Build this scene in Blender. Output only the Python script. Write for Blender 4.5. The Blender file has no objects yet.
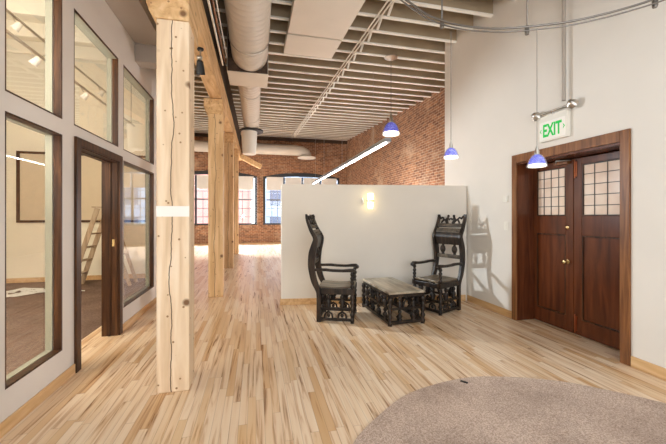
import bpy, bmesh, math, random
from mathutils import Vector, Matrix
random.seed(7)
C = bpy.context.scene.collection
PI = math.pi
YAW = math.radians(13.13)

# ------------------------------------------------------------------ materials
def new_mat(name):
    m = bpy.data.materials.new(name); m.use_nodes = True
    nt = m.node_tree; nt.nodes.clear()
    out = nt.nodes.new('ShaderNodeOutputMaterial'); b = nt.nodes.new('ShaderNodeBsdfPrincipled')
    nt.links.new(b.outputs[0], out.inputs[0])
    return m, nt, b, out
def lin(c):
    f = lambda v: v/12.92 if v <= .04045 else ((v+.055)/1.055)**2.4
    return (f(c[0]/255), f(c[1]/255), f(c[2]/255), 1)
def N(nt, t, **kw):
    n = nt.nodes.new(t)
    for k, v in kw.items():
        if k in n.inputs: n.inputs[k].default_value = v
        else: setattr(n, k, v)
    return n
def L(nt, a, b): nt.links.new(a, b)
def math_node(nt, op, a, b=None):
    n = nt.nodes.new('ShaderNodeMath'); n.operation = op
    for i, v in enumerate((a, b)):
        if v is None: continue
        if isinstance(v, (int, float)): n.inputs[i].default_value = v
        else: nt.links.new(v, n.inputs[i])
    return n.outputs[0]
def ramp(nt, fac, stops, interp='LINEAR'):
    r = nt.nodes.new('ShaderNodeValToRGB'); r.color_ramp.interpolation = interp
    els = r.color_ramp.elements
    while len(els) < len(stops): els.new(.5)
    for e, (p, c) in zip(els, stops): e.position = p; e.color = lin(c)
    nt.links.new(fac, r.inputs[0]); return r.outputs[0]
def mixc(nt, fac, a, b, blend='MIX'):
    n = nt.nodes.new('ShaderNodeMix'); n.data_type = 'RGBA'; n.blend_type = blend
    for s, v in ((0, fac), (6, a), (7, b)):
        if isinstance(v, (int, float)): n.inputs[s].default_value = v
        elif isinstance(v, tuple): n.inputs[s].default_value = v
        else: nt.links.new(v, n.inputs[s])
    return n.outputs[2]
def dull(m, v):
    for n in m.node_tree.nodes:
        if n.type == 'BSDF_PRINCIPLED': n.inputs['Specular IOR Level'].default_value = v
    return m
def paint(name, col, rough=.6, var=.04, scale=3., metal=0., spec=.5):
    m, nt, b, o = new_mat(name)
    tc = N(nt, 'ShaderNodeTexCoord'); no = N(nt, 'ShaderNodeTexNoise'); no.inputs['Scale'].default_value = scale
    no.inputs['Detail'].default_value = 4
    L(nt, tc.outputs['Object'], no.inputs['Vector'])
    a = tuple(min(255, c*(1-var)) for c in col); d = tuple(min(255, c*(1+var)) for c in col)
    L(nt, ramp(nt, no.outputs['Fac'], [(.3, a), (.7, d)]), b.inputs['Base Color'])
    b.inputs['Roughness'].default_value = rough; b.inputs['Metallic'].default_value = metal
    b.inputs['Specular IOR Level'].default_value = spec
    return m
def wood(name, dark, mid, light, axis='z', rough=.45, freq=9., stretch=14., knots=False, crack=False, bump=0.):
    m, nt, b, o = new_mat(name)
    tc = N(nt, 'ShaderNodeTexCoord'); mp = N(nt, 'ShaderNodeMapping')
    s = [stretch]*3; s['xyz'.index(axis)] = 1.
    mp.inputs['Scale'].default_value = s
    L(nt, tc.outputs['Object'], mp.inputs['Vector'])
    no = N(nt, 'ShaderNodeTexNoise'); no.inputs['Scale'].default_value = freq/4; no.inputs['Detail'].default_value = 5
    no.inputs['Distortion'].default_value = .6
    L(nt, mp.outputs[0], no.inputs['Vector'])
    col = ramp(nt, no.outputs['Fac'], [(.3, dark), (.5, mid), (.72, light)])
    if knots:
        v = N(nt, 'ShaderNodeTexVoronoi'); v.inputs['Scale'].default_value = 3.2
        L(nt, tc.outputs['Object'], v.inputs['Vector'])
        k = ramp(nt, v.outputs['Distance'], [(.06, (0,0,0)), (.12, (255,255,255))])
        col = mixc(nt, k, lin((120, 84, 52)), col)
        v2 = N(nt, 'ShaderNodeTexVoronoi'); v2.inputs['Scale'].default_value = 13.
        L(nt, tc.outputs['Object'], v2.inputs['Vector'])
        k2 = ramp(nt, v2.outputs['Distance'], [(.09, (0,0,0)), (.14, (255,255,255))])
        col = mixc(nt, k2, lin((150, 112, 76)), col)
    if crack:
        sx = N(nt, 'ShaderNodeSeparateXYZ'); L(nt, tc.outputs['Object'], sx.inputs[0])
        n2 = N(nt, 'ShaderNodeTexNoise'); n2.inputs['Scale'].default_value = 1.6; n2.inputs['Detail'].default_value = 6
        mp2 = N(nt, 'ShaderNodeMapping'); mp2.inputs['Scale'].default_value = (0, 0, 1)
        L(nt, tc.outputs['Object'], mp2.inputs['Vector']); L(nt, mp2.outputs[0], n2.inputs['Vector'])
        off = math_node(nt, 'MULTIPLY', math_node(nt, 'SUBTRACT', n2.outputs['Fac'], .5), .14)
        d = math_node(nt, 'ABSOLUTE', math_node(nt, 'SUBTRACT', math_node(nt, 'ADD', sx.outputs['X'], .01), off))
        k3 = ramp(nt, math_node(nt, 'MULTIPLY', d, 60.), [(.12, (0,0,0)), (.3, (255,255,255))])
        col = mixc(nt, k3, lin((70, 48, 30)), col)
    L(nt, col, b.inputs['Base Color']); b.inputs['Roughness'].default_value = rough
    if bump:
        bp = N(nt, 'ShaderNodeBump'); bp.inputs['Strength'].default_value = bump; bp.inputs['Distance'].default_value = .01
        L(nt, no.outputs['Fac'], bp.inputs['Height']); L(nt, bp.outputs[0], b.inputs['Normal'])
    return m
def plank_floor():
    m, nt, b, o = new_mat('maple_strip_floor')
    tc = N(nt, 'ShaderNodeTexCoord'); sx = N(nt, 'ShaderNodeSeparateXYZ'); L(nt, tc.outputs['Object'], sx.inputs[0])
    W = .058
    u = math_node(nt, 'DIVIDE', sx.outputs['X'], W); row = math_node(nt, 'FLOOR', u)
    wn = N(nt, 'ShaderNodeTexWhiteNoise', noise_dimensions='1D'); L(nt, row, wn.inputs['W'])
    yo = math_node(nt, 'MULTIPLY', wn.outputs['Value'], 7.3)
    v = math_node(nt, 'ADD', math_node(nt, 'DIVIDE', sx.outputs['Y'], .95), yo); colm = math_node(nt, 'FLOOR', v)
    cb = N(nt, 'ShaderNodeCombineXYZ'); L(nt, row, cb.inputs[0]); L(nt, colm, cb.inputs[1])
    w2 = N(nt, 'ShaderNodeTexWhiteNoise', noise_dimensions='3D'); L(nt, cb.outputs[0], w2.inputs['Vector'])
    base = ramp(nt, w2.outputs['Value'], [(0, (208,172,130)), (.10, (222,194,158)), (.3, (232,213,190)), (.6, (236,220,201)), (.85, (226,204,178)), (1, (212,178,138))])
    # grain, shifted per plank
    mp = N(nt, 'ShaderNodeCombineXYZ')
    L(nt, math_node(nt, 'MULTIPLY', sx.outputs['X'], 26.), mp.inputs[0])
    L(nt, math_node(nt, 'ADD', math_node(nt, 'MULTIPLY', sx.outputs['Y'], 1.25), math_node(nt, 'MULTIPLY', w2.outputs['Value'], 50.)), mp.inputs[1])
    no = N(nt, 'ShaderNodeTexNoise'); no.inputs['Scale'].default_value = 1.; no.inputs['Detail'].default_value = 6; no.inputs['Distortion'].default_value = .9
    L(nt, mp.outputs[0], no.inputs['Vector'])
    g = ramp(nt, no.outputs['Fac'], [(.27, (140,98,62)), (.39, (212,178,140)), (.48, (246,232,214)), (.75, (255,252,246))])
    col = mixc(nt, .78, base, g, 'MULTIPLY')
    # seams
    fu = math_node(nt, 'FRACT', u); fv = math_node(nt, 'FRACT', v)
    eu = math_node(nt, 'MINIMUM', fu, math_node(nt, 'SUBTRACT', 1., fu))
    ev = math_node(nt, 'MULTIPLY', math_node(nt, 'MINIMUM', fv, math_node(nt, 'SUBTRACT', 1., fv)), 14.)
    e = math_node(nt, 'MINIMUM', eu, ev)
    k = ramp(nt, e, [(.0, (0,0,0)), (.035, (255,255,255))])
    col = mixc(nt, k, mixc(nt, .55, col, lin((110,72,40))), col)
    L(nt, col, b.inputs['Base Color'])
    b.inputs['Roughness'].default_value = .3
    L(nt, math_node(nt, 'ADD', math_node(nt, 'MULTIPLY', no.outputs['Fac'], .16), .22), b.inputs['Roughness'])
    return m
def brick_mat(name, ax):
    m, nt, b, o = new_mat(name)
    tc = N(nt, 'ShaderNodeTexCoord'); sx = N(nt, 'ShaderNodeSeparateXYZ'); L(nt, tc.outputs['Object'], sx.inputs[0])
    cb = N(nt, 'ShaderNodeCombineXYZ'); L(nt, sx.outputs[ax], cb.inputs[0]); L(nt, sx.outputs['Z'], cb.inputs[1])
    br = N(nt, 'ShaderNodeTexBrick'); L(nt, cb.outputs[0], br.inputs['Vector'])
    br.inputs['Scale'].default_value = 1; br.inputs['Brick Width'].default_value = .22; br.inputs['Row Height'].default_value = .075
    br.inputs['Mortar Size'].default_value = .007; br.inputs['Mortar Smooth'].default_value = .2
    br.inputs['Color1'].default_value = lin((172,120,84)); br.inputs['Color2'].default_value = lin((124,82,58)); br.inputs['Mortar'].default_value = lin((190,168,144))
    no = N(nt, 'ShaderNodeTexNoise'); no.inputs['Scale'].default_value = 1.1; no.inputs['Detail'].default_value = 7
    L(nt, tc.outputs['Object'], no.inputs['Vector'])
    f = ramp(nt, no.outputs['Fac'], [(.55, (0,0,0)), (.72, (255,255,255))])
    col = mixc(nt, math_node(nt, 'MULTIPLY', f, .55), br.outputs['Color'], lin((205,178,150)))
    n2 = N(nt, 'ShaderNodeTexNoise'); n2.inputs['Scale'].default_value = 9; n2.inputs['Detail'].default_value = 3
    L(nt, tc.outputs['Object'], n2.inputs['Vector'])
    col = mixc(nt, .5, col, ramp(nt, n2.outputs['Fac'], [(.3, (150,130,120)), (.6, (255,250,244))]), 'MULTIPLY')
    L(nt, col, b.inputs['Base Color']); b.inputs['Roughness'].default_value = .9
    bp = N(nt, 'ShaderNodeBump'); bp.inputs['Strength'].default_value = .5; bp.inputs['Distance'].default_value = .02; bp.invert = True
    L(nt, br.outputs['Fac'], bp.inputs['Height']); L(nt, bp.outputs[0], b.inputs['Normal'])
    return m
def carpet_mat(name, a, c, scale=120.):
    m, nt, b, o = new_mat(name)
    tc = N(nt, 'ShaderNodeTexCoord')
    no = N(nt, 'ShaderNodeTexNoise'); no.inputs['Scale'].default_value = scale; no.inputs['Detail'].default_value = 4
    L(nt, tc.outputs['Object'], no.inputs['Vector'])
    n2 = N(nt, 'ShaderNodeTexNoise'); n2.inputs['Scale'].default_value = 2.2; n2.inputs['Detail'].default_value = 5
    L(nt, tc.outputs['Object'], n2.inputs['Vector'])
    col = ramp(nt, no.outputs['Fac'], [(.32, a), (.66, c)])
    col = mixc(nt, .6, col, ramp(nt, n2.outputs['Fac'], [(.3, (186,180,176)), (.65, (255,255,255))]), 'MULTIPLY')
    L(nt, col, b.inputs['Base Color']); b.inputs['Roughness'].default_value = 1.; b.inputs['Specular IOR Level'].default_value = .1
    bp = N(nt, 'ShaderNodeBump'); bp.inputs['Strength'].default_value = .6; bp.inputs['Distance'].default_value = .006
    L(nt, no.outputs['Fac'], bp.inputs['Height']); L(nt, bp.outputs[0], b.inputs['Normal'])
    return m
def glass_mat(name, tint=(1,1,1,1), refl=.12):
    m, nt, b, o = new_mat(name); nt.nodes.remove(b)
    t = N(nt, 'ShaderNodeBsdfTransparent'); t.inputs[0].default_value = tint
    g = N(nt, 'ShaderNodeBsdfGlossy'); g.inputs['Roughness'].default_value = .0; g.inputs['Color'].default_value = (1,1,1,1)
    ge = N(nt, 'ShaderNodeNewGeometry'); dt = nt.nodes.new('ShaderNodeVectorMath'); dt.operation = 'DOT_PRODUCT'
    L(nt, ge.outputs['Normal'], dt.inputs[0]); L(nt, ge.outputs['Incoming'], dt.inputs[1])
    c_ = math_node(nt, 'ABSOLUTE', dt.outputs['Value'])
    sch = math_node(nt, 'ADD', math_node(nt, 'MULTIPLY', math_node(nt, 'POWER', math_node(nt, 'SUBTRACT', 1., c_), 5.), .96), .04)
    mx = N(nt, 'ShaderNodeMixShader')
    L(nt, sch, mx.inputs[0])
    L(nt, t.outputs[0], mx.inputs[1]); L(nt, g.outputs[0], mx.inputs[2]); L(nt, mx.outputs[0], o.inputs[0])
    return m
def glow(name, col, s, base=None):
    m, nt, b, o = new_mat(name)
    b.inputs['Base Color'].default_value = lin(base or col); b.inputs['Emission Color'].default_value = lin(col)
    b.inputs['Emission Strength'].default_value = s; b.inputs['Roughness'].default_value = .3
    return m

M = dict(
    floor=plank_floor(),
    white=paint('warm_white_wall_paint', (226,220,211), .75, .012, 1.5),
    grey=paint('grey_beige_wall_paint', (219,213,207), .7, .015, 2.),
    cream=paint('cream_room_paint', (238,231,213), .75, .012, 1.5),
    joist=paint('shaded_joist_cream', (168,150,124), .8, .06, 2.),  # joist cream darkened in the colour to stand for the shaded sides
    joistedge=paint('lit_edge_and_trim_cream', (234,230,220), .7, .02, 2.),  # joist cream as lit from below; plain cream on conduits and bridging
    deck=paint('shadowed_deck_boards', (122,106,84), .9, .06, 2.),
    brickx=brick_mat('old_red_brick_side', 'Y'), bricky=brick_mat('old_red_brick_end', 'X'),
    post=wood('pale_fir_post', (212,182,148), (230,203,170), (240,220,194), 'z', .6, 6, 10, True, True),
    postb=wood('golden_fir_post', (192,152,106), (212,176,130), (226,194,152), 'z', .6, 6, 10, True, True),
    beam=wood('golden_fir_beam', (182,138,90), (212,172,122), (228,194,148), 'y', .6, 6, 10, True),
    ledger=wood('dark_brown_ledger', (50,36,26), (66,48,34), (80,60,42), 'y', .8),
    trim=wood('dark_walnut_trim', (40,23,13), (66,40,23), (96,62,36), 'z', .35, 8, 16),
    door=wood('red_brown_door_veneer', (70,34,18), (92,48,26), (110,60,33), 'z', .25, 6, 9),
    casing=wood('brown_door_casing', (96,58,32), (128,82,46), (152,104,62), 'z', .4, 8, 14),
    base=wood('maple_baseboard', (190,146,96), (208,168,118), (222,186,140), 'y', .5, 8, 10),
    ebony=wood('dark_carved_hardwood', (17,12,9), (34,25,19), (66,52,41), 'z', .38, 14, 5, bump=.5),
    ebonydust=wood('dusty_carved_hardwood', (52,43,34), (84,72,58), (124,110,90), 'x', .5, 10, 4),
    tabletop=wood('dusty_grey_tabletop', (128,116,98), (170,158,138), (202,190,170), 'y', .45, 8, 5),
    seat=wood('worn_grey_seat', (74,62,50), (112,98,80), (150,136,114), 'x', .4, 9, 5),
    rug=carpet_mat('brown_grey_carpet', (160,138,124), (220,198,182)),
    carpet=carpet_mat('brown_office_carpet', (104,84,74), (144,120,106), 60.),
    duct=paint('beige_painted_duct', (206,196,182), .55, .02, 2.),
    panel=paint('beige_flat_duct_paint', (214,204,188), .6, .015, 2.),
    soffit=paint('grey_soffit_paint', (170,160,150), .7, .02, 2.),
    metal=paint('brushed_nickel', (190,184,176), .3, .03, 8., 1.),
    rail=paint('dull_steel_rail', (128,122,116), .35, .03, 8., .9),
    brass=paint('pale_brass', (214,190,140), .25, .03, 8., 1.),
    copper=paint('copper_bolt', (190,120,84), .3, .03, 8., 1.),
    lining=paint('dull_green_grey_lining', (150,148,130), .7, .02, 2.),
    black=paint('black_paint', (24,22,22), .5, .05, 4.),
    frame=paint('charcoal_window_frame', (44,46,50), .5, .04, 4.),
    muntin=paint('grey_window_bar', (112,118,126), .5, .04, 4.),
    blind=paint('white_roller_blind', (228,226,220), .9, .02, 3.),
    plastic=paint('white_plastic', (232,228,218), .4, .01, 4.),
    paper=paint('white_paper_band', (244,240,234), .8, .01, 4.),
    aluminium=paint('white_enamel_fixture', (150,154,160), .4, .02, 4.),
    ladder=wood('old_ladder_wood', (140,116,92), (176,150,122), (200,178,150), 'z', .6, 8, 8),
    board=paint('cream_board_cloth', (214,198,172), .85, .012, 6.),
    cable=paint('white_cable', (230,228,222), .5, .02, 4.),
    glass=glass_mat('clear_glass'), wglass=glass_mat('window_glass', (.95,.97,1,1), .05),
    tube=glow('fluorescent_tube', (255,252,244), 16.),
    bulbwarm=glow('warm_sconce_glass', (255,232,170), 2.6),
    pendwhite=glow('lit_pendant_rim', (255,246,226), 1.0),
    exitgreen=glow('exit_green', (20,170,70), .35),
    pinkbrick=paint('pink_brick_facade', (206,150,140), .9, .05, 1.), bluefacade=paint('pale_blue_facade', (168,190,214), .8, .05, 1.),
    farglass=paint('facade_window_glass', (96,112,136), .2, .05, 1.),
)
def pend_glass():
    m, nt, b, o = new_mat('cobalt_blue_lit_glass')
    tc = N(nt, 'ShaderNodeTexCoord'); no = N(nt, 'ShaderNodeTexNoise'); no.inputs['Scale'].default_value = 30
    L(nt, tc.outputs['Object'], no.inputs['Vector'])
    col = ramp(nt, no.outputs['Fac'], [(.35, (36,46,190)), (.55, (66,80,232)), (.75, (150,162,255))])
    L(nt, col, b.inputs['Base Color']); L(nt, col, b.inputs['Emission Color']); b.inputs['Emission Strength'].default_value = .22
    b.inputs['Roughness'].default_value = .15
    return m
M['blue'] = pend_glass()
dull(M['trim'], .22); dull(M['casing'], .3); dull(M['ebony'], .35); dull(M['door'], .4)
def clear_shade():
    m, nt, b, o = new_mat('smoky_clear_glass_bell')
    b.inputs['Base Color'].default_value = (.75,.76,.78,1); b.inputs['Roughness'].default_value = .1
    b.inputs['Alpha'].default_value = .25
    return m
M['bell'] = clear_shade()
def leaded():
    m, nt, b, o = new_mat('leaded_cream_glass')
    tc = N(nt, 'ShaderNodeTexCoord'); no = N(nt, 'ShaderNodeTexNoise'); no.inputs['Scale'].default_value = 5
    L(nt, tc.outputs['Object'], no.inputs['Vector'])
    L(nt, ramp(nt, no.outputs['Fac'], [(.3, (232,206,186)), (.7, (246,228,212))]), b.inputs['Base Color'])
    b.inputs['Roughness'].default_value = .15
    return m
M['leaded'] = leaded()
M['lead'] = paint('dark_lead_came', (70,58,50), .5)

# ------------------------------------------------------------------ geometry helpers
class MB:
    def __init__(s): s.bm = bmesh.new()
    def box(s, x0, x1, y0, y1, z0, z1):
        v = [s.bm.verts.new((x, y, z)) for z in (z0, z1) for y in (y0, y1) for x in (x0, x1)]
        for f in ((0,2,3,1),(4,5,7,6),(0,1,5,4),(2,6,7,3),(0,4,6,2),(1,3,7,5)): s.bm.faces.new([v[i] for i in f])
        return s
    def prism(s, pts, axis, a, b):
        "pts 2D outline; axis x: (y,z), y: (x,z), z: (x,y)"
        def P(p, t): return {'x': (t, p[0], p[1]), 'y': (p[0], t, p[1]), 'z': (p[0], p[1], t)}[axis]
        A = [s.bm.verts.new(P(p, a)) for p in pts]; B = [s.bm.verts.new(P(p, b)) for p in pts]
        n = len(pts)
        s.bm.faces.new(A); s.bm.faces.new(B[::-1])
        for i in range(n): s.bm.faces.new((A[i], B[i], B[(i+1)%n], A[(i+1)%n]))
        return s
    def strip(s, pts, hw, axis, a, b):
        "solid of varying width along a 2D centre line: pts [(u,v)], half widths"
        n = len(pts); l, r = [], []
        for i in range(n):
            p0 = Vector(pts[max(0, i-1)]); p1 = Vector(pts[min(n-1, i+1)]); d = (p1-p0).normalized(); nn = Vector((-d.y, d.x))
            c = Vector(pts[i]); l.append(c+nn*hw[i]); r.append(c-nn*hw[i])
        def P(p, t): return {'x': (t, p[0], p[1]), 'y': (p[0], t, p[1]), 'z': (p[0], p[1], t)}[axis]
        V = [[s.bm.verts.new(P(q, t)) for q in (l[i], r[i]) for t in (a, b)] for i in range(n)]
        for i in range(n-1):
            A, B = V[i], V[i+1]
            for j, k in ((0,1),(1,3),(3,2),(2,0)): s.bm.faces.new((A[j], A[k], B[k], B[j]))
        s.bm.faces.new((V[0][0], V[0][2], V[0][3], V[0][1])); s.bm.faces.new((V[-1][0], V[-1][1], V[-1][3], V[-1][2]))
        return s
    def lathe(s, prof, n=20, mat=None, cap=True):
        rings = []
        for r, z in prof:
            ring = [s.bm.verts.new((mat or Matrix()) @ Vector((max(r, 1e-4)*math.cos(2*PI*i/n), max(r, 1e-4)*math.sin(2*PI*i/n), z))) for i in range(n)]
            rings.append(ring)
        for a, b in zip(rings, rings[1:]):
            for i in range(n): s.bm.faces.new((a[i], a[(i+1)%n], b[(i+1)%n], b[i]))
        if cap: s.bm.faces.new(rings[0][::-1]); s.bm.faces.new(rings[-1])
        return s
    def tube(s, pts, r, n=8):
        pts = [Vector(p) for p in pts]; rings = []; m = len(pts)
        rr = r if isinstance(r, (list, tuple)) else [r]*m
        d0 = (pts[1]-pts[0]).normalized(); up = Vector((0,0,1)) if abs(d0.z) < .9 else Vector((1,0,0))
        for i, p in enumerate(pts):
            d = (pts[min(m-1, i+1)]-pts[max(0, i-1)]).normalized()
            side = d.cross(up)
            if side.length < 1e-5: side = d.cross(Vector((0,1,0)))
            side.normalize(); u2 = side.cross(d).normalized(); up = u2
            rings.append([s.bm.verts.new(p + (side*math.cos(2*PI*k/n)+u2*math.sin(2*PI*k/n))*rr[i]) for k in range(n)])
        for a, b in zip(rings, rings[1:]):
            for k in range(n): s.bm.faces.new((a[k], a[(k+1)%n], b[(k+1)%n], b[k]))
        s.bm.faces.new(rings[0][::-1]); s.bm.faces.new(rings[-1])
        return s
    def ball(s, c, r, sz=(1,1,1), n=12):
        mt = Matrix.Translation(c) @ Matrix.Diagonal((r*sz[0], r*sz[1], r*sz[2], 1))
        bmesh.ops.create_uvsphere(s.bm, u_segments=n, v_segments=max(6, n*2//3), radius=1, matrix=mt)
        return s
    def xf(s, mat): s.bm.transform(mat); return s
    def build(s, name, mat, parent=None, smooth=False, bevel=0.):
        bmesh.ops.recalc_face_normals(s.bm, faces=s.bm.faces)
        me = bpy.data.meshes.new(name); s.bm.to_mesh(me); s.bm.free()
        mats = mat if isinstance(mat, list) else [mat]
        for m in mats: me.materials.append(m)
        if smooth:
            me.polygons.foreach_set('use_smooth', [True]*len(me.polygons))
            try: me.set_sharp_from_angle(angle=math.radians(smooth if smooth is not True else 50))
            except Exception: pass
        o = bpy.data.objects.new(name, me); C.objects.link(o)
        if parent: o.parent = parent
        if bevel:
            b = o.modifiers.new('edge', 'BEVEL'); b.width = bevel; b.segments = 2; b.limit_method = 'ANGLE'; b.angle_limit = math.radians(40)
        return o
def thing(name, label, cat, loc=(0,0,0), rz=0, group=None):
    o = bpy.data.objects.new(name, None); C.objects.link(o); o.empty_display_size = .1
    o.location = loc; o.rotation_euler = (0,0,rz); o['label'] = label; o['category'] = cat
    if group: o['group'] = group
    return o
def tag(o, label, cat, group=None, kind=None):
    o['label'] = label; o['category'] = cat
    if group: o['group'] = group
    if kind: o['kind'] = kind
    return o
def struct(o, label=None, cat=None, group=None):
    o['kind'] = 'structure'
    if label: o['label'] = label
    if cat: o['category'] = cat
    if group: o['group'] = group
    return o
def empty_struct(name, label, cat, loc=(0,0,0)):
    return struct(thing(name, label, cat, loc))
def dup(root, loc, rz, label=None):
    r = root.copy(); C.objects.link(r); r.location = loc; r.rotation_euler = (0,0,rz)
    if label: r['label'] = label
    for ch in list(root.children):
        c = ch.copy(); C.objects.link(c); c.parent = r
        for g in ch.children:
            d = g.copy(); C.objects.link(d); d.parent = c
    return r
ORD = 'first second third fourth fifth sixth seventh eighth ninth tenth eleventh twelfth thirteenth fourteenth fifteenth sixteenth seventeenth eighteenth nineteenth twentieth'.split()
def nth(i):
    if i < 20: return ORD[i]
    t = ['twenty', 'thirty', 'forty'][(i+1)//10-2]; k = (i+1) % 10
    return (t[:-1]+'ieth') if k == 0 else t+'-'+ORD[k-1]

def H(y): return 4.07+.083*y          # underside of the joists, rising towards the window wall
XL, XR, XB, YF = -1.60, 3.46, 4.80, 17.3
XO, YB, YE = -5.8, -2.6, 8.3           # far side of the glazed room, wall behind, end wall of the glazed room
WALL_END = 5.57

# ------------------------------------------------------------------ shell
struct(MB().box(XO, XB, YB, YF+.3, -.12, 0).build('floor', M['floor']), 'maple strip floor of narrow pale planks', 'floor')
struct(MB().box(XO, -1.95, YB+.02, YE, 0, .008).build('floor_carpet', M['carpet']), 'brown carpet covering the glazed room', 'floor')
b = MB()
b.prism([(YB, H(YB)+.30), (YF, H(YF)+.30), (YF, H(YF)+.36), (YB, H(YB)+.36)], 'x', XO, XB+.3)
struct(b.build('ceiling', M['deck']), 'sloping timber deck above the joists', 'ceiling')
# right wall with the double door opening (y 2.56..3.80, z 0..2.16)
DY0, DY1, DZ = 2.465, 3.83, 2.15
def sl(y0, y1, z0):                    # wall slice whose top follows the deck
    return [(y0, z0), (y1, z0), (y1, H(y1)+.29), (y0, H(y0)+.29)]
b = MB(); b.prism(sl(YB, DY0, 0), 'x', XR, XR+.32); b.prism(sl(DY0, DY1, DZ), 'x', XR, XR+.32); b.prism(sl(DY1, WALL_END, 0), 'x', XR, XR+.32)
struct(b.build('wall_right', M['white']), 'tall warm white wall around the double door', 'wall')
struct(MB().prism(sl(WALL_END+.002, YF, 0), 'x', XB, XB+.3).build('wall_brick', M['brickx']), 'old red brick side wall of the far hall', 'wall')
struct(MB().box(XR+.33, XB-.002, WALL_END-.15, WALL_END, 0, H(WALL_END)+.25).build('wall_return', M['white']), 'white return wall behind the end of the tall wall', 'wall')
struct(MB().prism(sl(YB, YB+.15, 0), 'x', XO, XB).build('wall_back', M['white']), 'white wall behind the viewer', 'wall')
struct(MB().prism(sl(YB, YF, 0), 'x', XO-.15, XO).build('wall_outer', M['cream']), 'cream outer wall of the glazed room', 'wall')
struct(MB().prism(sl(YE, YE+.15, 0), 'x', XO, XL-.17).build('wall_end', M['cream']), 'cream end wall of the glazed room', 'wall')
# glazed wall
cols = [(2.59, 3.25), (3.50, 4.42), (4.57, 5.83)]   # clear openings along y
ZU0, ZU1 = 2.24, 3.30
T0, T1 = XL-.12, XL
b = MB()
b.prism(sl(YB, cols[0][0], 0), 'x', T0, T1)
b.prism(sl(cols[2][1], YE+.15, 0), 'x', T0, T1)
b.prism(sl(cols[0][1], 3.43, 0), 'x', T0, T1); b.box(T0, T1, 3.43, 3.50, 0, ZU0); b.prism(sl(cols[1][1], cols[2][0], 0), 'x', T0, T1)
for k, (a, c) in enumerate(cols):
    b.prism(sl(a if k != 1 else 3.43, c, ZU1), 'x', T0, T1)
    if k == 1: b.box(T0, T1, a, c, 2.08, ZU0)
    else: b.box(T0, T1, a, c, 2.11, ZU0); b.box(T0, T1, a, c, 0, .28)
struct(b.build('wall_left', M['grey']), 'grey beige wall of interior windows and a doorway', 'wall')
wn = 0
for k, (a, c) in enumerate(cols):
    for (z0, z1, up) in ((.28, 2.11, 0), (ZU0, ZU1, 1)):
        if k == 1 and not up: continue
        wn += 1
        if k == 1: a = 3.43
        w = empty_struct('window_%d' % wn, ('upper' if up else 'lower')+' interior window of the glazed wall, '+['nearest bay', 'above the doorway', 'bay beyond the doorway'][k], 'window', ((T0+T1)/2, a, z0))
        W, hh = c-a, z1-z0; t = .014; g = -.004
        f = MB(); f.box(g+.004, .059, 0, t, 0, hh).box(g+.004, .059, W-t, W, 0, hh).box(g+.004, .059, t, W-t, 0, t)
        if up: f.box(.046, .059, t, W-t, hh-t, hh)
        else: f.box(g+.004, .059, t, W-t, hh-t, hh)
        f.build('window_frame', M['trim'], w)
        s_ = MB(); s_.box(-.059, g-.004, 0, t, 0, hh).box(-.059, g-.004, W-t, W, 0, hh).box(-.059, g-.004, t, W-t, 0, t).box(-.059, g-.004 if not up else .0455, t, W-t, hh-t, hh)
        s_.build('inner_lining', M['lining'], w)
        MB().box(g-.003, g+.003, .002, W-.002, .002, hh-.002-(t if up else 0)).build('pane', M['glass'], w)
# doorway in the glazed wall
d1 = empty_struct('door_1', 'open doorway with dark walnut frame into the carpeted room', 'doorway', (XL, 3.50, 0))
W = cols[1][1]-cols[1][0]
b = MB(); b.box(-.17, .0, 0, .022, 0, 2.08).box(-.17, .0, W-.022, W, 0, 2.08).box(-.17, .0, .022, W-.022, 2.058, 2.08); b.build('jamb', M['trim'], d1)
b = MB(); b.box(.001, .022, -.07, .012, 0, 2.14).box(.001, .022, W-.012, W+.07, 0, 2.14).box(.001, .022, .012, W-.012, 2.068, 2.14); b.build('casing', M['trim'], d1)
b = MB(); b.box(-.1, -.07, .022, .034, 0, 2.046).box(-.1, -.07, W-.034, W-.022, 0, 2.046).box(-.1, -.07, .034, W-.034, 2.046, 2.058); b.build('door_stop', M['trim'], d1)
MB().box(-.06, -.035, W-.0225, W-.019, 1.06, 1.14).build('strike_plate', M['brass'], d1)

# ceiling joists
ys = [4.73+.46*k for k in range(-15, 28)]; ys = [y for y in ys if YB+.2 < y < YF-.1]
n = len(ys)
for i, y in enumerate(ys):
    xr = XR-.002 if y < WALL_END+.04 else XB-.002
    xl = XL+.002 if y < YE+.15 else XO
    z = H(y)
    o = struct(MB().box(xl, xr, y, y+.05, z+.02, z+.298).build('ceiling_joist', M['joist']), 'cream ceiling joist with painted-in lit lower edge, %s from the brick window wall' % nth(n-1-i), 'joist', 'ceiling joists')
    MB().box(xl, xr, y-.004, y+.054, z, z+.02).build('lit_lower_edge', M['joistedge'], o)  # paler strip that paints the lit underside onto the joist
    if i % 2 == 0 and 1.5 < y < YE-.05:
        struct(MB().box(XO+.002, XL-.125, y, y+.06, z, z+.26).build('room_joist', M['cream'], bevel=.004), 'cream painted joist over the carpeted room, %s from its end wall' % nth(int((YE-y)/.92)), 'joist', 'carpeted room joists')
b = MB(); b.prism([(YB+.16, H(YB+.16)+.262), (YE-.002, H(YE)+.262), (YE-.002, H(YE)+.296), (YB+.16, H(YB+.16)+.296)], 'x', XO+.001, XL-.122)
struct(b.build('ceiling_room', M['cream']), 'cream ceiling boards over the carpeted room', 'ceiling')
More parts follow.
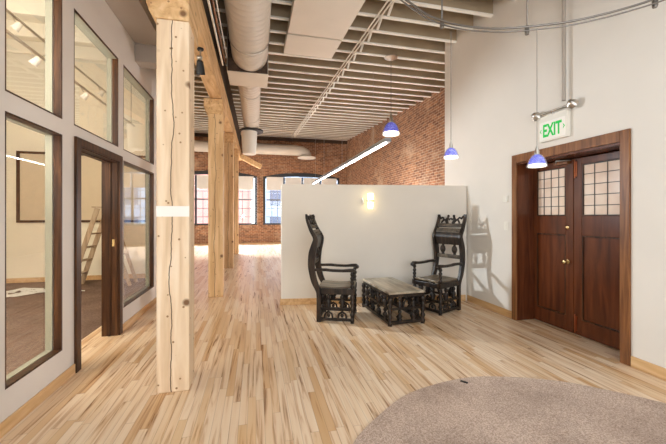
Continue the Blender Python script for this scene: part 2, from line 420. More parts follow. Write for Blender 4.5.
# cross bridging along the conduit line
for i in range(n-1):
    y0, y1 = ys[i]+.055, ys[i+1]-.005
    if y0 < 2.5: continue
    b = MB(); z = H(y0)
    b.strip([(y0, z+.03), (y1, z+.31)], [.012, .012], 'x', 1.90, 1.94); b.strip([(y0, z+.27), (y1, z+.06)], [.012, .012], 'x', 1.95, 1.99)
    struct(b.build('joist_bridging', M['joistedge']), 'crossed bridging struts in the %s joist bay from the brick window wall' % nth(n-2-i), 'bridging', 'bridging struts')
for dx, nm in ((1.84, 'thin cream conduit running under the joists, beside the bridging'), (1.78, 'second cream conduit under the joists, beside the rectangular duct panels')):
    pts = [(dx, y, H(y)-.022) for y in (2.2, 6, 10, 14, 17.25)]
    c = MB().tube(pts, .013).build('ceiling_conduit', M['joistedge'], smooth=True); tag(c, nm, 'conduit', 'ceiling conduits')

# baseboards
def bb(name, box): struct(MB().box(*box).build(name, M['base'], bevel=.004))
bb('baseboard_left', (XL, XL+.016, YB+.15, 3.425, 0, .09))
bb('baseboard_glazed', (XL, XL+.016, 4.495, YE+.15, 0, .09))
bb('baseboard_right', (XR-.016, XR, YB+.15, 2.398, 0, .10))
bb('baseboard_corner', (XR-.016, XR, 3.882, 4.875, 0, .10))
bb('baseboard_room', (XO+.02, XL-.18, YE-.016, YE, .009, .11))

# ------------------------------------------------------------------ partition
P0, P1 = Vector((.388, 5.316, 0)), Vector((3.453, 4.889, 0))
pang = math.atan2(P1.y-P0.y, P1.x-P0.x); plen = (P1-P0).length
pm = Matrix.Translation(P0) @ Matrix.Rotation(pang, 4, 'Z')
struct(MB().box(0, plen-.006, 0, .13, 0, 1.93).xf(pm).build('wall_partition', M['white'], bevel=.006), 'low white partition behind the carved chairs', 'wall')
struct(MB().box(-.014, plen-.03, -.016, -.001, 0, .10).xf(pm).build('baseboard_partition', M['base'], bevel=.004))
struct(MB().box(-.015, -.001, 0, .13, 0, .10).xf(pm).build('baseboard_partition_end', M['base'], bevel=.004))

# ------------------------------------------------------------------ window wall at the far end
def arch(x0, x1, z0, zs, zc, n=18):
    pts = [(x0, z0), (x1, z0)]
    for i in range(n+1):
        t = i/n; x = x1+(x0-x1)*t; pts.append((x, zs+(zc-zs)*(1-(2*t-1)**2)))
    return pts
WIN = [(-3.95, .05), (.36, 4.42)]
Z0, ZS, ZC = .96, 3.46, 3.70
b = MB(); top = H(YF)+.29
edges = [XO]+[v for w in WIN for v in w]+[XB]
for i in range(0, len(edges), 2): b.box(edges[i], edges[i+1], YF, YF+.3, 0, top)
for (x0, x1) in WIN:
    b.box(x0, x1, YF, YF+.3, 0, Z0)
    a = arch(x0, x1, Z0, ZS, ZC)[1:]
    up = [(x1, top)] + [p for p in a[1:]] + [(x0, top)]
    for p, q in zip(a[1:], a[2:]): b.prism([p, q, (q[0], top), (p[0], top)], 'y', YF, YF+.3)
struct(b.build('wall_window', M['bricky']), 'red brick window wall at the far end', 'wall')
bb('baseboard_far', (XO+.02, XB-.02, YF-.02, YF-.001, 0, .05))
for i, (x0, x1) in enumerate(WIN):
    w = empty_struct('window_%d' % (6+i), ['arched far window beside the timber posts', 'arched far window above the white partition'][i], 'window', (0, YF+.14, 0))
    b = MB(); out = arch(x0+.003, x1-.003, Z0+.003, ZS, ZC-.003); inn = arch(x0+.11, x1-.11, Z0+.09, ZS-.10, ZC-.20)
    m = len(out)
    vo = [[b.bm.verts.new((p[0], t, p[1])) for p in out] for t in (-.05, .05)]; vi = [[b.bm.verts.new((p[0], t, p[1])) for p in inn] for t in (-.05, .05)]
    for k in range(m):
        j = (k+1) % m
        b.bm.faces.new((vo[0][k], vo[0][j], vi[0][j], vi[0][k])); b.bm.faces.new((vo[1][k], vi[1][k], vi[1][j], vo[1][j]))
        b.bm.faces.new((vo[0][k], vo[1][k], vo[1][j], vo[0][j])); b.bm.faces.new((vi[0][k], vi[0][j], vi[1][j], vi[1][k]))
    b.build('window_frame', M['frame'], w)
    X0, X1 = x0+.11, x1-.11; nb = 4; bw = (X1-X0)/nb
    for k in range(1, nb): MB().box(X0+bw*k-.045, X0+bw*k+.045, -.045, .045, Z0+.09, ZS-.02).build('mullion', M['frame'], w)
    for k in range(nb):
        a0, a1 = X0+bw*k+.045, X0+bw*(k+1)-.045
        s = MB().box(a0, a1, -.03, .03, 2.22, 2.29)
        for xx in (a0+(a1-a0)/3, a0+(a1-a0)*2/3): s.box(xx-.014, xx+.014, -.02, .02, Z0+.09, ZS-.05)
        for zz in (1.38, 1.80, 2.66): s.box(a0, a1, -.018, .018, zz-.014, zz+.014)
        s.build('muntin', M['muntin'], w)
        MB().box(a0, a1, .022, .026, Z0+.09, ZS-.05).build('pane', M['wglass'], w)
        MB().box(a0+.01, a1-.01, -.075, -.068, 2.76, ZS-.02).build('roller_blind', M['blind'], w)

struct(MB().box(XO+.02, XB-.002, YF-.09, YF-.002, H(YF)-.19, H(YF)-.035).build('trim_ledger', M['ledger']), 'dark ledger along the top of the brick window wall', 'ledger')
# outside
def facade(name, x0, x1, y, h, mat, label, nx, nz):
    t = thing(name, label, 'building', (0, 0, 0))
    MB().box(x0, x1, y, y+4, -3, h).build('wall', mat, t)
    for i in range(nx):
        for k in range(nz):
            cx = x0+(i+.5)*(x1-x0)/nx; cz = -1+(k+.5)*(h+.5)/nz
            MB().box(cx-.7, cx+.7, y-.06, y-.005, cz-.9, cz+.9).build('window', M['farglass'], t)
facade('brick_building', -13, -.45, 30, 9, M['pinkbrick'], 'pink brick building outside the far window beside the posts', 3, 3)
facade('office_building', .6, 12, 33, 11, M['bluefacade'], 'pale blue building outside, beyond the brick pier', 4, 4)
struct(MB().box(-20, 20, YF+.35, 50, -3.2, -3).build('ground_outside', M['soffit']))

# ------------------------------------------------------------------ timber posts and beam
PX0, PX1 = -.815, -.570
def pxo(y): return .040-.0112*(y-2.9)
def postpart(i, y, mat, label):
    px, zt = (PX0+PX1)/2+pxo(y), 3.0+.064*(y-2.9)
    t = thing('timber_post', label, 'post', (px, y+.12, 0), 0, 'timber posts')
    hw = (PX1-PX0)/2
    MB().box(-hw, hw, -.12, .12, 0, zt).build('shaft', mat, t, bevel=.008)
    # bolster with a rounded lower corner on its left end
    pr = [(-hw-.005, zt+.002), (hw, zt+.002), (hw, zt+.27)] + [(-hw-.075, zt+.27), (-hw-.075, zt+.12), (-hw-.055, zt+.06), (-hw-.03, zt+.02)]
    MB().prism(pr, 'y', -.125, .32).build('bolster', M['beam'], t, bevel=.012)
    return t
t1 = postpart(0, 2.88, M['post'], 'pale knotty timber post with a white paper band, nearest the doorway')
b = MB(); hw = (PX1-PX0)/2+.0012
b.box(-hw, hw, -.1212, -.1202, 1.415, 1.50).build('paper_band', M['paper'], t1)
postpart(1, 6.08, M['postb'], 'golden timber post with a long dark crack, second in the row')
postpart(2, 9.40, M['postb'], 'golden timber post third in the row under the beam')
postpart(3, 12.75, M['postb'], 'slim looking timber post closest to the window wall')
def bz(y): return 3.275+.064*(y-2.9)
b = MB(); b.prism([(1.2, bz(1.2)+.004), (YF-.03, bz(YF)+.004), (YF-.03, bz(YF)+.40), (1.2, bz(1.2)+.40)], 'x', PX0+.02, PX1-.02)
SHX = Matrix(((1,-.0112,0,.040+.0112*2.9),(0,1,0,0),(0,0,1,0),(0,0,0,1))); b.xf(SHX)
tag(b.build('timber_beam', M['beam'], bevel=.01), 'long golden timber beam carried on the row of posts', 'beam', kind='thing')
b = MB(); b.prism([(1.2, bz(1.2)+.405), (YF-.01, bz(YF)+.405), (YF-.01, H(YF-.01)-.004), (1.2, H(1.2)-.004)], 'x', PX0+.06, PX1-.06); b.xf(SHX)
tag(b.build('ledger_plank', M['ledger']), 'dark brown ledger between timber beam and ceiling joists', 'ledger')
for k, (x, dz, r, mt, nm) in enumerate([(-.545, .405, .014, 'joistedge', 'white conduit hugging the top edge of the timber beam'), (-.515, .47, .016, 'casing', 'brown pipe beside the dark ledger above the timber beam'), (-.485, .53, .010, 'joistedge', 'thin white conduit between the brown pipe and the round duct')]):
    o = MB().tube([(x+.015, y, bz(y)+dz) for y in (1.5, 3, 4.5, 5.57)], r).xf(SHX).build('beam_conduit', M[mt], smooth=True); tag(o, nm, 'conduit')
# small spotlight under the beam
t = thing('spotlight', 'small black spotlight hung under the timber beam beyond the nearest post', 'spotlight', (-.625, 4.05, bz(4.05)+.002))
MB().lathe([(.035,-.02),(.035,0)], 14).build('mount', M['black'], t, True)
MB().tube([(0,0,-.02),(0,0,-.07),(.0,-.01,-.11)], .009).build('arm', M['metal'], t, True)
MB().lathe([(.02,.05),(.036,.04),(.044,-.02),(.05,-.10),(.042,-.10)], 16, Matrix.Translation((0,-.02,-.20)) @ Matrix.Rotation(.5, 4, 'X')).build('lamp_head', M['black'], t, True)
MB().ball((0, -.05, -.13), .032).build('knuckle', M['metal'], t, True)
# diagonal brace near the window wall
b = MB(); b.strip([(-.60, 3.86), (.21, 3.45)], [.10, .09], 'y', 13.9, 14.15)
tag(b.build('timber_brace', M['beam'], bevel=.01), 'short sloping pale timber sticking out from the beam below the far duct', 'brace')
# soffit and header left of the posts
struct(MB().box(XL+.002, XL+.36, 1.0, 4.95, 3.76, 4.12).build('trim_soffit', M['soffit']), 'grey boxed soffit along the glazed wall', 'soffit')
struct(MB().box(XL+.002, PX0-.1, 4.97, 5.17, 3.52, 3.76).build('trim_header', M['soffit']), 'grey header from the glazed wall to the posts', 'header')

# ------------------------------------------------------------------ ducts
def ribbed(y0, y1, r, cx, cz, step=.11):
    prof = []; y = y0
    prof.append((r, 0))
    while y < y1-.03:
        d = y-y0
        prof += [(r, d+.01), (r+.003, d+.016), (r+.003, d+.024), (r, d+.03)]; y += step
    prof.append((r, y1-y0))
    return prof, Matrix.Translation((cx, y0, cz)) @ Matrix.Rotation(-PI/2, 4, 'X')
t = thing('spiral_duct', 'large round beige spiral duct hanging from the joists', 'duct')
p, mt = ribbed(2.95, 5.60, .285, -.10, 4.085); MB().lathe(p, 40, mt).build('round_duct', M['duct'], t, True)
MB().box(-.45, .19, 5.605, 5.625, 3.79, H(5.6)-.01).build('shaded_face_plate', M['ledger'], t)  # dark plate added to colour in the shade on the plenum box front
MB().box(-.46, .20, 5.63, 6.22, 3.785, H(5.63)-.01).build('plenum_box', M['panel'], t, bevel=.006)
p, mt = ribbed(6.225, 10.2, .225, -.13, 4.12, .14); MB().lathe(p, 32, mt).build('branch_duct', M['duct'], t, True)
MB().lathe([(.335,0),(.335,.04),(.31,.05)], 32, Matrix.Translation((-.13, 9.85, 3.86))).build('flange', M['black'], t, True)
MB().lathe([(.16,-.66),(.19,-.64),(.21,-.3),(.225,-.02),(.225,.0)], 32, Matrix.Translation((-.19, 9.85, 3.855))).build('diffuser_drum', M['plastic'], t, True)
for y in (3.6, 5.0, 7.2, 9.0):
    r_ = .30 if y < 5.6 else .24; zc = 4.085 if y < 5.6 else 4.12; xc = -.10 if y < 5.6 else -.13
    pts = [(xc-r_, y, H(y)-.004)] + [(xc-r_*math.cos(PI*k/12), y, zc-r_*math.sin(PI*k/12)) for k in range(13)] + [(xc+r_, y, H(y)-.004)]
    MB().tube(pts, .006, 6).build('hanger_strap', M['metal'], t, True)
t = thing('cross_duct', 'long beige round duct running across the brick window wall', 'duct')
MB().tube([(-.36,16.6,4.72),(.0,16.6,4.72),(1.95,16.6,4.72),(2.25,16.58,4.68),(2.45,16.55,4.55),(2.5,16.55,4.42)], .26, 24).build('round_duct', M['duct'], t, True)
MB().lathe([(.27,.06),(.46,0),(.46,-.04),(.2,-.06)], 28, Matrix.Translation((2.5, 16.55, 4.38))).build('outlet_disc', M['plastic'], t, True)
t = thing('cross_duct', 'short beige round duct on the brick wall between timber posts and glazed room', 'duct')
MB().tube([(-5.6,16.6,4.72),(-3,16.6,4.72),(-.99,16.6,4.72)], .26, 24).build('round_duct', M['duct'], t, True)
t = thing('flat_duct', 'flat rectangular beige duct of two panels beneath the joists', 'duct')
for (y0, y1) in ((1.6, 5.38), (5.43, 6.22)):
    b = MB(); b.prism([(y0, H(y0)-.13), (y1, H(y1)-.13), (y1, H(y1)-.008), (y0, H(y0)-.008)], 'x', .50, 1.42); b.build('duct_panel', M['panel'], t, bevel=.006)

# ------------------------------------------------------------------ linear light
t = thing('linear_light', 'long slim fluorescent light hung above the partition', 'light')
LY = [(6.05, 8.9), (8.92, 11.8), (11.82, 14.8)]
for y0, y1 in LY:
    o = MB().prism([(-.065, 0), (.065, 0), (.06, .075), (-.06, .075)], 'y', y0, y1).xf(Matrix.Translation((2.52, 0, 2.88))).build('housing', M['aluminium'], t)
    MB().box(2.50, 2.54, y0+.12, y1-.12, 2.862, 2.879).build('tube', M['tube'], o)
for y in (6.9, 9.6, 12.3, 14.2): MB().tube([(2.52, y, 2.95), (2.52, y, H(y)-.01)], .004, 6).build('hanging_wire', M['metal'], t)

# ------------------------------------------------------------------ pendants and their rail
cs, sn = math.cos(YAW), math.sin(YAW)
def cam(x, Zc, z):       # plan position of a point seen in column x at camera depth Zc
    l = (x-333)/330*Zc
    return Vector((l*cs+Zc*sn, -l*sn+Zc*cs, z))
ZR = 3.0
rp = [cam(x, 330*(ZR-1.42)/(216-y+2.5), ZR) for x, y in ((385,-16),(403,0),(416,9.5),(430,18.5),(452,26),(475,29.8),(500,31),(520,30),(540,28),(570,24),(600,17.5),(628,10),(655,1.5),(690,-11))]
def smooth_path(p, k=5):
    out = []
    for i in range(len(p)-1):
        a, b_, c, d = p[max(0,i-1)], p[i], p[i+1], p[min(len(p)-1,i+2)]
        for j in range(k):
            u = j/k
            out.append(.5*((2*b_)+(c-a)*u+(2*a-5*b_+4*c-d)*u*u+(3*b_-a-3*c+d)*u**3))
    out.append(p[-1]); return out
sp = smooth_path(rp)
t = thing('track_rail', 'curved steel light rail hung on rods across the upper room', 'rail')
MB().tube(sp, .0085).build('upper_rail', M['rail'], t, True)
MB().tube([p-Vector((0,0,.03)) for p in sp], .006).build('lower_wire', M['rail'], t, True)
for x, y in ((442, 23), (527, 29.4), (655, 1.5)):
    p = cam(x, 330*(ZR-1.42)/(216-y), ZR)
    MB().tube([(p.x, p.y, ZR+.012), (p.x, p.y, H(p.y)-.006)], .006, 6).build('support_rod', M['rail'], t)
    MB().lathe([(.014,-.045),(.018,-.03),(.018,.02),(.012,.03)], 12, Matrix.Translation(p)).build('rod_clip', M['rail'], t, True)
def pendant(x, Zc, zb, sc, ztop, label, canopy=False):
    p = cam(x, Zc, zb)
    t = thing('pendant_lamp', label, 'pendant lamp', p, 0, 'blue glass pendant lamps')
    s = sc
    MB().lathe([(.076*s,.0),(.070*s,.03*s),(.058*s,.065*s),(.038*s,.095*s),(.018*s,.108*s)], 28, cap=False).build('glass_shade', M['bell'], t, True)
    MB().lathe([(.061*s,.024*s),(.056*s,.05*s),(.046*s,.072*s),(.03*s,.092*s),(.014*s,.102*s)], 24).build('blue_liner', M['blue'], t, True)
    MB().lathe([(.062*s,.0),(.066*s,.006*s),(.064*s,.020*s),(.05*s,.0235*s)], 28).build('lit_rim', M['pendwhite'], t, True)
    MB().lathe([(.018*s,.104*s),(.018*s,.13*s),(.008*s,.16*s),(.004*s,.175*s)], 16).build('cap', M['metal'], t, True)
    MB().tube([(0,0,.17*s), (0,0,ztop-zb)], .0028 if not canopy else .005, 6).build('cord', M['rail'], t)
    if canopy:
        MB().lathe([(.02,-.06),(.05,-.05),(.13,-.012),(.13,0)], 20, Matrix.Translation((0,0,ztop-zb))).build('ceiling_canopy', M['metal'], t, True)
    return t
pendant(451, 2.74, 1.42+57.5/330*2.74, .86, ZR-.04, 'small blue glass pendant lamp hanging beside the end of the white wall')
pendant(537, 2.71, 1.42+49/330*2.71, 1.0, ZR-.04, 'small blue glass pendant lamp hanging before the double door')
pendant(391, 6.56, 1.42+81/330*6.56, 2.45, H(6.11)-.003, 'large blue glass pendant lamp hanging from the joists before the brick wall', True)

# ------------------------------------------------------------------ double door
d = empty_struct('door_2', 'dark wooden double door with leaded glass tops under the exit sign', 'door', (XR, 0, 0))
b = MB(); b.box(-.022, -.001, 2.40, 2.49, 0, 2.25).box(-.022, -.001, 3.80, 3.88, 0, 2.25).box(-.022, -.001, 2.49, 3.80, 2.14, 2.25); b.build('casing', M['casing'], d, bevel=.004)
b = MB(); b.box(-.001, .318, DY0+.001, 2.49, 0, 2.14).box(-.001, .318, 3.80, DY1-.001, 0, 2.14).box(-.001, .318, 2.49, 3.80, 2.115, 2.14); b.build('jamb', M['door'], d)
def leaf(y0, y1, meet):
    "meet: +1 when the meeting stile is on the high-y side"
    X = .262; th = .044
    sa, sb = (.10, .05) if meet < 0 else (.05, .10)
    o = MB()
    for (a, c, z0, z1) in ((y0, y0+sa, .01, 2.105), (y1-sb, y1, .01, 2.105), (y0+sa, y1-sb, .01, .19), (y0+sa, y1-sb, 1.19, 1.42), (y0+sa, y1-sb, 2.03, 2.105)):
        o.box(X, X+th, a, c, z0, z1)
    o = o.build('door_leaf', M['door'], d, bevel=.003)
    MB().box(X+.014, X+.03, y0+sa, y1-sb, .19, 1.19).build('lower_panel', M['door'], o)
    q = MB(); e = .016
    for (z0, z1) in ((.19, 1.19), (1.42, 2.03)):
        q.box(X+.002, X+.014, y0+sa, y0+sa+e, z0, z1).box(X+.002, X+.014, y1-sb-e, y1-sb, z0, z1).box(X+.002, X+.014, y0+sa+e, y1-sb-e, z0, z0+e).box(X+.002, X+.014, y0+sa+e, y1-sb-e, z1-e, z1)
    q.build('panel_moulding', M['trim'], o)
    MB().box(X+.016, X+.022, y0+sa, y1-sb, 1.42, 2.03).build('leaded_glass', M['leaded'], o)
    q = MB()
    for k in range(1, 4):
        yy = y0+sa+(y1-y0-sa-sb)*k/4; q.box(X+.010, X+.0155, yy-.004, yy+.004, 1.436, 2.014)
    for k in range(1, 5):
        zz = 1.42+.61*k/5; q.box(X+.0105, X+.015, y0+sa+.016, y1-sb-.016, zz-.004, zz+.004)
    q.build('lead_came', M['lead'], o)
    return o
lf = leaf(3.215, 3.797, -1); rf = leaf(2.493, 3.208, 1)
RX = Matrix.Rotation(-PI/2, 4, 'Y')
MB().lathe([(.026,0),(.028,.006),(.012,.012),(.010,.035),(.024,.045),(.029,.058),(.022,.072),(.006,.076)], 20, Matrix.Translation((.262, 3.285, .86)) @ RX).build('door_knob', M['brass'], lf, True)
MB().lathe([(.028,0),(.028,.01),(.018,.02),(.008,.022)], 20, Matrix.Translation((.262, 3.285, 1.28)) @ RX).build('deadbolt', M['brass'], lf, True)
for z in (.14, 1.98):
    b = MB(); b.box(.250, .262, 3.165, 3.195, z-.09, z+.09); b.tube([(.245, 3.18, z-.11), (.245, 3.18, z+.11)], .007); b.build('slide_bolt', M['copper'], rf)
MB().box(.21, .262, 3.25, 3.44, 2.055, 2.10).build('door_closer', M['casing'], lf)
MB().tube([(.225, 3.42, 2.085), (.10, 3.30, 2.09), (.24, 3.22, 2.09)], .006).build('closer_arm', M['metal'], d)
struct(MB().box(XR+.33, XR+1.3, 1.9, 1.95, 0, 2.6).box(XR+.33, XR+1.3, 4.4, 4.45, 0, 2.6).box(XR+1.3, XR+1.35, 1.9, 4.45, 0, 2.6).box(XR+.33, XR+1.35, 1.9, 4.45, 2.6, 2.65).build('wall_lobby', M['white']), 'white wall of the lobby behind the double door', 'wall')

# exit sign
t = thing('exit_sign', 'white EXIT sign with green letters above the double door', 'sign', (XR-.002, 3.205, 2.32))
MB().box(-.055, -.001, -.19, .19, 0, .31).build('housing', M['plastic'], t, bevel=.006)
MB().box(-.0585, -.0555, -.172, .172, .02, .235).build('face', M['paper'], t)
def text_mesh(s, size, off):
    cu = bpy.data.curves.new('t', 'FONT'); cu.body = s; cu.size = size; cu.align_x = 'CENTER'; cu.extrude = .0012; cu.offset = off
    o = bpy.data.objects.new('t', cu); C.objects.link(o); bpy.context.view_layer.update()
    me = bpy.data.meshes.new_from_object(o.evaluated_get(bpy.context.evaluated_depsgraph_get())); bpy.data.objects.remove(o); return me
me = text_mesh('EXIT', .205, .0055); me.name = 'lettering'; me.materials.clear(); me.materials.append(M['exitgreen'])
o = bpy.data.objects.new('lettering', me); C.objects.link(o); o.parent = t
o.matrix_local = Matrix.Translation((-.0600, 0, .055)) @ Matrix(((0,0,-1,0),(-1,0,0,0),(0,1,0,0),(0,0,0,1))) @ Matrix.Diagonal((.60, 1.02, 1., 1.))
for sgn in (-1, 1):
    b = MB()
    b.prism([(sgn*.168, .127), (sgn*.146, .155), (sgn*.146, .142), (sgn*.158, .127), (sgn*.146, .112), (sgn*.146, .099)], 'x', -.0612, -.0588)
    b.build('arrow', M['exitgreen'], t)
b = MB(); b.tube([(-.05, -.24, .345), (-.05, .24, .345)], .012); b.tube([(-.05, 0, .30), (-.05, 0, .345)], .01); b.build('lamp_bar', M['metal'], t, True)
for sgn in (-1, 1):
    mt = Matrix.Translation((-.07, sgn*.24-.02, .345)) @ Matrix.Rotation(math.radians(120), 4, 'Y')
    MB().lathe([(.012,-.045),(.03,-.035),(.05,-.005),(.058,.03),(.052,.032),(.02,.02)], 20, mt).build('emergency_lamp', M['metal'], t, True)
b = MB().tube([(XR-.06, 3.05, 2.73), (XR-.06, 3.05, H(3.05)-.01)], .021, 12).build('wall_conduit', M['soffit'], smooth=True)
tag(b, 'grey vertical conduit dropping to the exit sign', 'conduit')
# plates
for z, nm, h_ in ((1.66, 'small white thermostat on the wall beside the door casing', .045), (1.28, 'white light switch plate below the thermostat by the door', .06)):
    t = thing('wall_switch', nm, 'switch', (XR-.001, 4.0, z))
    MB().box(-.010 if h_ > .05 else -.022, 0, -.037, .037, -h_, h_).build('plate', M['plastic'], t, bevel=.003)
    MB().box(-.016 if h_ > .05 else -.026, -.0105 if h_ > .05 else -.0225, -.012, .012, -.022, .022).build('toggle', M['plastic'], t)

# sconce on the partition
sx = 1.80
sp0 = pm @ Vector((((sx-P0.x)/math.cos(pang)), -.001, 1.66))
t = thing('wall_sconce', 'lit glass wall sconce mounted on the white partition', 'wall lamp', sp0, pang)
MB().box(-.03, .03, -.015, 0, -.06, .06).build('back_plate', M['metal'], t, bevel=.003)
MB().tube([(0,-.015,0),(0,-.05,0)], .008).build('arm', M['metal'], t, True)
MB().lathe([(.056,-.012),(.058,0),(.056,.012)], 24, Matrix.Translation((0,-.108,0))).build('band', M['brass'], t, True)
MB().lathe([(.048,.013),(.05,.08),(.044,.125)], 24, Matrix.Translation((0,-.108,0))).build('upper_shade', M['bulbwarm'], t, True)
MB().lathe([(.038,-.125),(.046,-.08),(.048,-.013)], 24, Matrix.Translation((0,-.108,0))).build('lower_shade', M['bulbwarm'], t, True)
MB().lathe([(.018,-.05),(.022,-.03),(.018,.045)], 12, Matrix.Translation((-.10,-.03,0))).build('side_switch', M['metal'], t, True)

# ------------------------------------------------------------------ rug
t_ = 96; pts = []
for i in range(t_):
    a = 2*PI*i/t_; r = 1.475*(1+.006*math.sin(5*a)+.004*math.sin(13*a+1))
    pts.append((1.748+r*math.cos(a), 1.05+r*math.sin(a)))
tag(MB().prism(pts, 'z', .001, .012).build('round_rug', M['rug']), 'large round brown grey carpet on the plank floor', 'rug')

tag(MB().box(-.03, .03, -.012, .012, 0, .006).xf(Matrix.Translation((1.717, 2.47, .0125)) @ Matrix.Rotation(-.9, 4, 'Z')).build('rubber_strip', M['black'], bevel=.001), 'tiny black rubber strip lying at the edge of the round carpet', 'strip')
# ------------------------------------------------------------------ carved furniture
def figure(h, r, lean=0.):
    "small carved seated figure, base at z=0"
    b = MB()
    b.lathe([(r*.9,0),(r*1.05,h*.08),(r*.75,h*.2),(r*1.0,h*.36),(r*.85,h*.52),(r*.4,h*.62),(r*.38,h*.66)], 12)
    b.ball((0,0,h*.81), r*.78, (1,1.,h*.20/(r*.78)), 12)
    b.tube([(r*.55,0,h*.52),(r*1.15,r*.3,h*.36),(r*.6,r*.75,h*.16)], [r*.28,r*.26,r*.22], 7)
    b.tube([(-r*.55,0,h*.52),(-r*1.15,r*.3,h*.36),(-r*.6,r*.75,h*.16)], [r*.28,r*.26,r*.22], 7)
    return b
def turned(z0, z1, r, n=5):
    p = [(r, z0)]
    for i in range(n):
        a = z0+(z1-z0)*i/n; c = (z1-z0)/n
        p += [(r*.72, a+c*.08), (r*1.08, a+c*.4), (r*1.08, a+c*.6), (r*.72, a+c*.92)]
    return p+[(r, z1)]
E_, ED = M['ebony'], M['ebonydust']
def make_chair(name, label):
    t = thing(name, label, 'armchair', group='carved armchairs')
    D, Wd = .225, .235                     # half depth, half width (leg centres)
    prof = [(-.170,1.445),(-.160,1.37),(-.105,1.228),(-.045,1.120),(-.058,1.03),(-.088,.92),(-.100,.78),(-.094,.69),(-.060,.54),(-.012,.43),(0,.34),(0,0)]
    hw = [.012,.017,.024,.032,.042,.048,.046,.043,.040,.033,.028,.028]
    prof = [(x-D, z) for x, z in prof]
    # densify
    def dens(p, w, k=3):
        q = [Vector((a, b_, c)) for (a, b_), c in zip(p, w)]; q = smooth_path(q, k); return [(v.x, v.y) for v in q], [v.z for v in q]
    P, Wt = dens(prof, hw)
    for s in (-1, 1):
        y = s*Wd
        MB().strip(P, Wt, 'y', y-.022, y+.022).build('back_stile', E_, t, bevel=.005)
    def bx_at(z):                         # centre of the stile at height z
        for (x0, z0), (x1, z1) in zip(P, P[1:]):
            if z1 <= z <= z0: u = (z-z1)/(z0-z1+1e-9); return x1+(x0-x1)*u
        return -D
    yi = Wd-.022
    def slab(z0, z1, th, y0=-yi, y1=yi, off=.0, k=4):
        zz = [z0+(z1-z0)*i/k for i in range(k+1)]
        return MB().strip([(bx_at(z)+off, z) for z in zz], [th/2]*(k+1), 'y', y0, y1)
    slab(1.245, 1.30, .035).build('crest_rail', ED, t, bevel=.006)
    slab(1.155, 1.222, .038).build('carved_rail', ED, t, bevel=.006)
    slab(.975, 1.150, .03, k=6).build('back_panel', E_, t, bevel=.004)
    slab(.755, .815, .04).build('lower_back_rail', ED, t, bevel=.006)
    # beaded ornament along the rails
    for z in (1.272, 1.188, .785):
        b = MB()
        for i in range(11):
            b.ball((bx_at(z)+.020, -yi+.02+(2*yi-.04)*i/10, z), .015, (.6,1,1), 8)
        b.build('carved_beading', ED, t, True)
    # cresting: two leaning figures whose arms and legs cross
    for s in (-1, 1):
        b = MB(); x0 = bx_at(1.36)-.0
        f = lambda y, z: (bx_at(z)+.012, s*y, z)
        b.tube([f(.045,1.30),f(.075,1.345),f(.055,1.395)], [0.0224,0.0280,0.0210], 8)
        b.ball(f(.05,1.418), .021, (1,1,1.15), 10)
        b.tube([f(.06,1.385),f(.11,1.355),f(.15,1.398)], [0.0154,0.0154,0.0126], 7)
        b.tube([f(.075,1.34),f(.125,1.365),f(.165,1.31)], [0.0182,0.0182,0.0140], 7)
        b.tube([f(.052,1.385),f(.02,1.36),f(.006,1.385)], [0.0140,0.0140,0.0126], 7)
        b.tube([f(.15,1.398),f(.185,1.38),f(yi+.005,1.42)], [0.0154,0.0168,0.0168], 7)
        b.build('crest_figure', E_, t, True)
    # two carved heads in the open part of the back
    for s in (-1, 1):
        b = MB(); y = s*.105; x = bx_at(.9)+.0
        b.ball((x+.005, y, .895), .053, (.70, .84, 1.22), 16)
        b.ball((x+.036, y, .897), .011, (1, .7, 1.6), 8)
        b.tube([(x, y, .813), (x, y, .86)], [.024,.017], 10); b.tube([(x, y, .945), (x, y, .98)], [.018,.022], 10)
        b.build('carved_head', E_, t, True)
    # seat
    b = MB(); n = 8
    sec = [(-D-.015+.49*i/n, .455+.006*math.cos(2*PI*i/n)+ (.010 if i >= n-1 else 0)) for i in range(n+1)]
    b.strip(sec, [.014]*(n+1), 'y', -Wd+.024, Wd-.024); b.build('seat', M['seat'], t, bevel=.006)
    for s in (-1, 1): MB().box(-D+.03, D+.03, s*Wd-.022, s*Wd+.022, .375, .452).build('seat_rail', E_, t, bevel=.006)
    MB().box(D-.012, D+.03, -Wd+.024, Wd-.024, .375, .438).build('seat_rail', E_, t, bevel=.006)
    MB().box(-D-.02, -D+.02, -Wd+.024, Wd-.024, .375, .438).build('seat_rail', E_, t, bevel=.006)
    # front legs, arm posts, arms
    for s in (-1, 1):
        mt = Matrix.Translation((D, s*Wd, 0))
        b = MB(); b.lathe(turned(.0, .373, .029, 5), 14, mt); b.build('leg', E_, t, True)
        b = MB(); b.lathe(turned(.454, .672, .025, 4), 14, mt); b.build('arm_post', E_, t, True)
        a = [(bx_at(.70)+.03, .695), (-D+.10, .70), (-.04, .692), (.10, .690), (D-.03, .698), (D+.02, .70), (D+.045, .682)]
        b = MB(); b.strip(a, [.016,.018,.017,.017,.021,.022,.016], 'y', s*Wd-.027, s*Wd+.027); b.build('armrest', E_, t, bevel=.008)
        b = MB().lathe([(.001,-.034),(.024,-.03),(.03,0),(.024,.03),(.001,.034)], 14, Matrix.Translation((D+.035, s*Wd, .677)) @ Matrix.Rotation(PI/2, 4, 'X')); b.build('arm_scroll', E_, t, True)
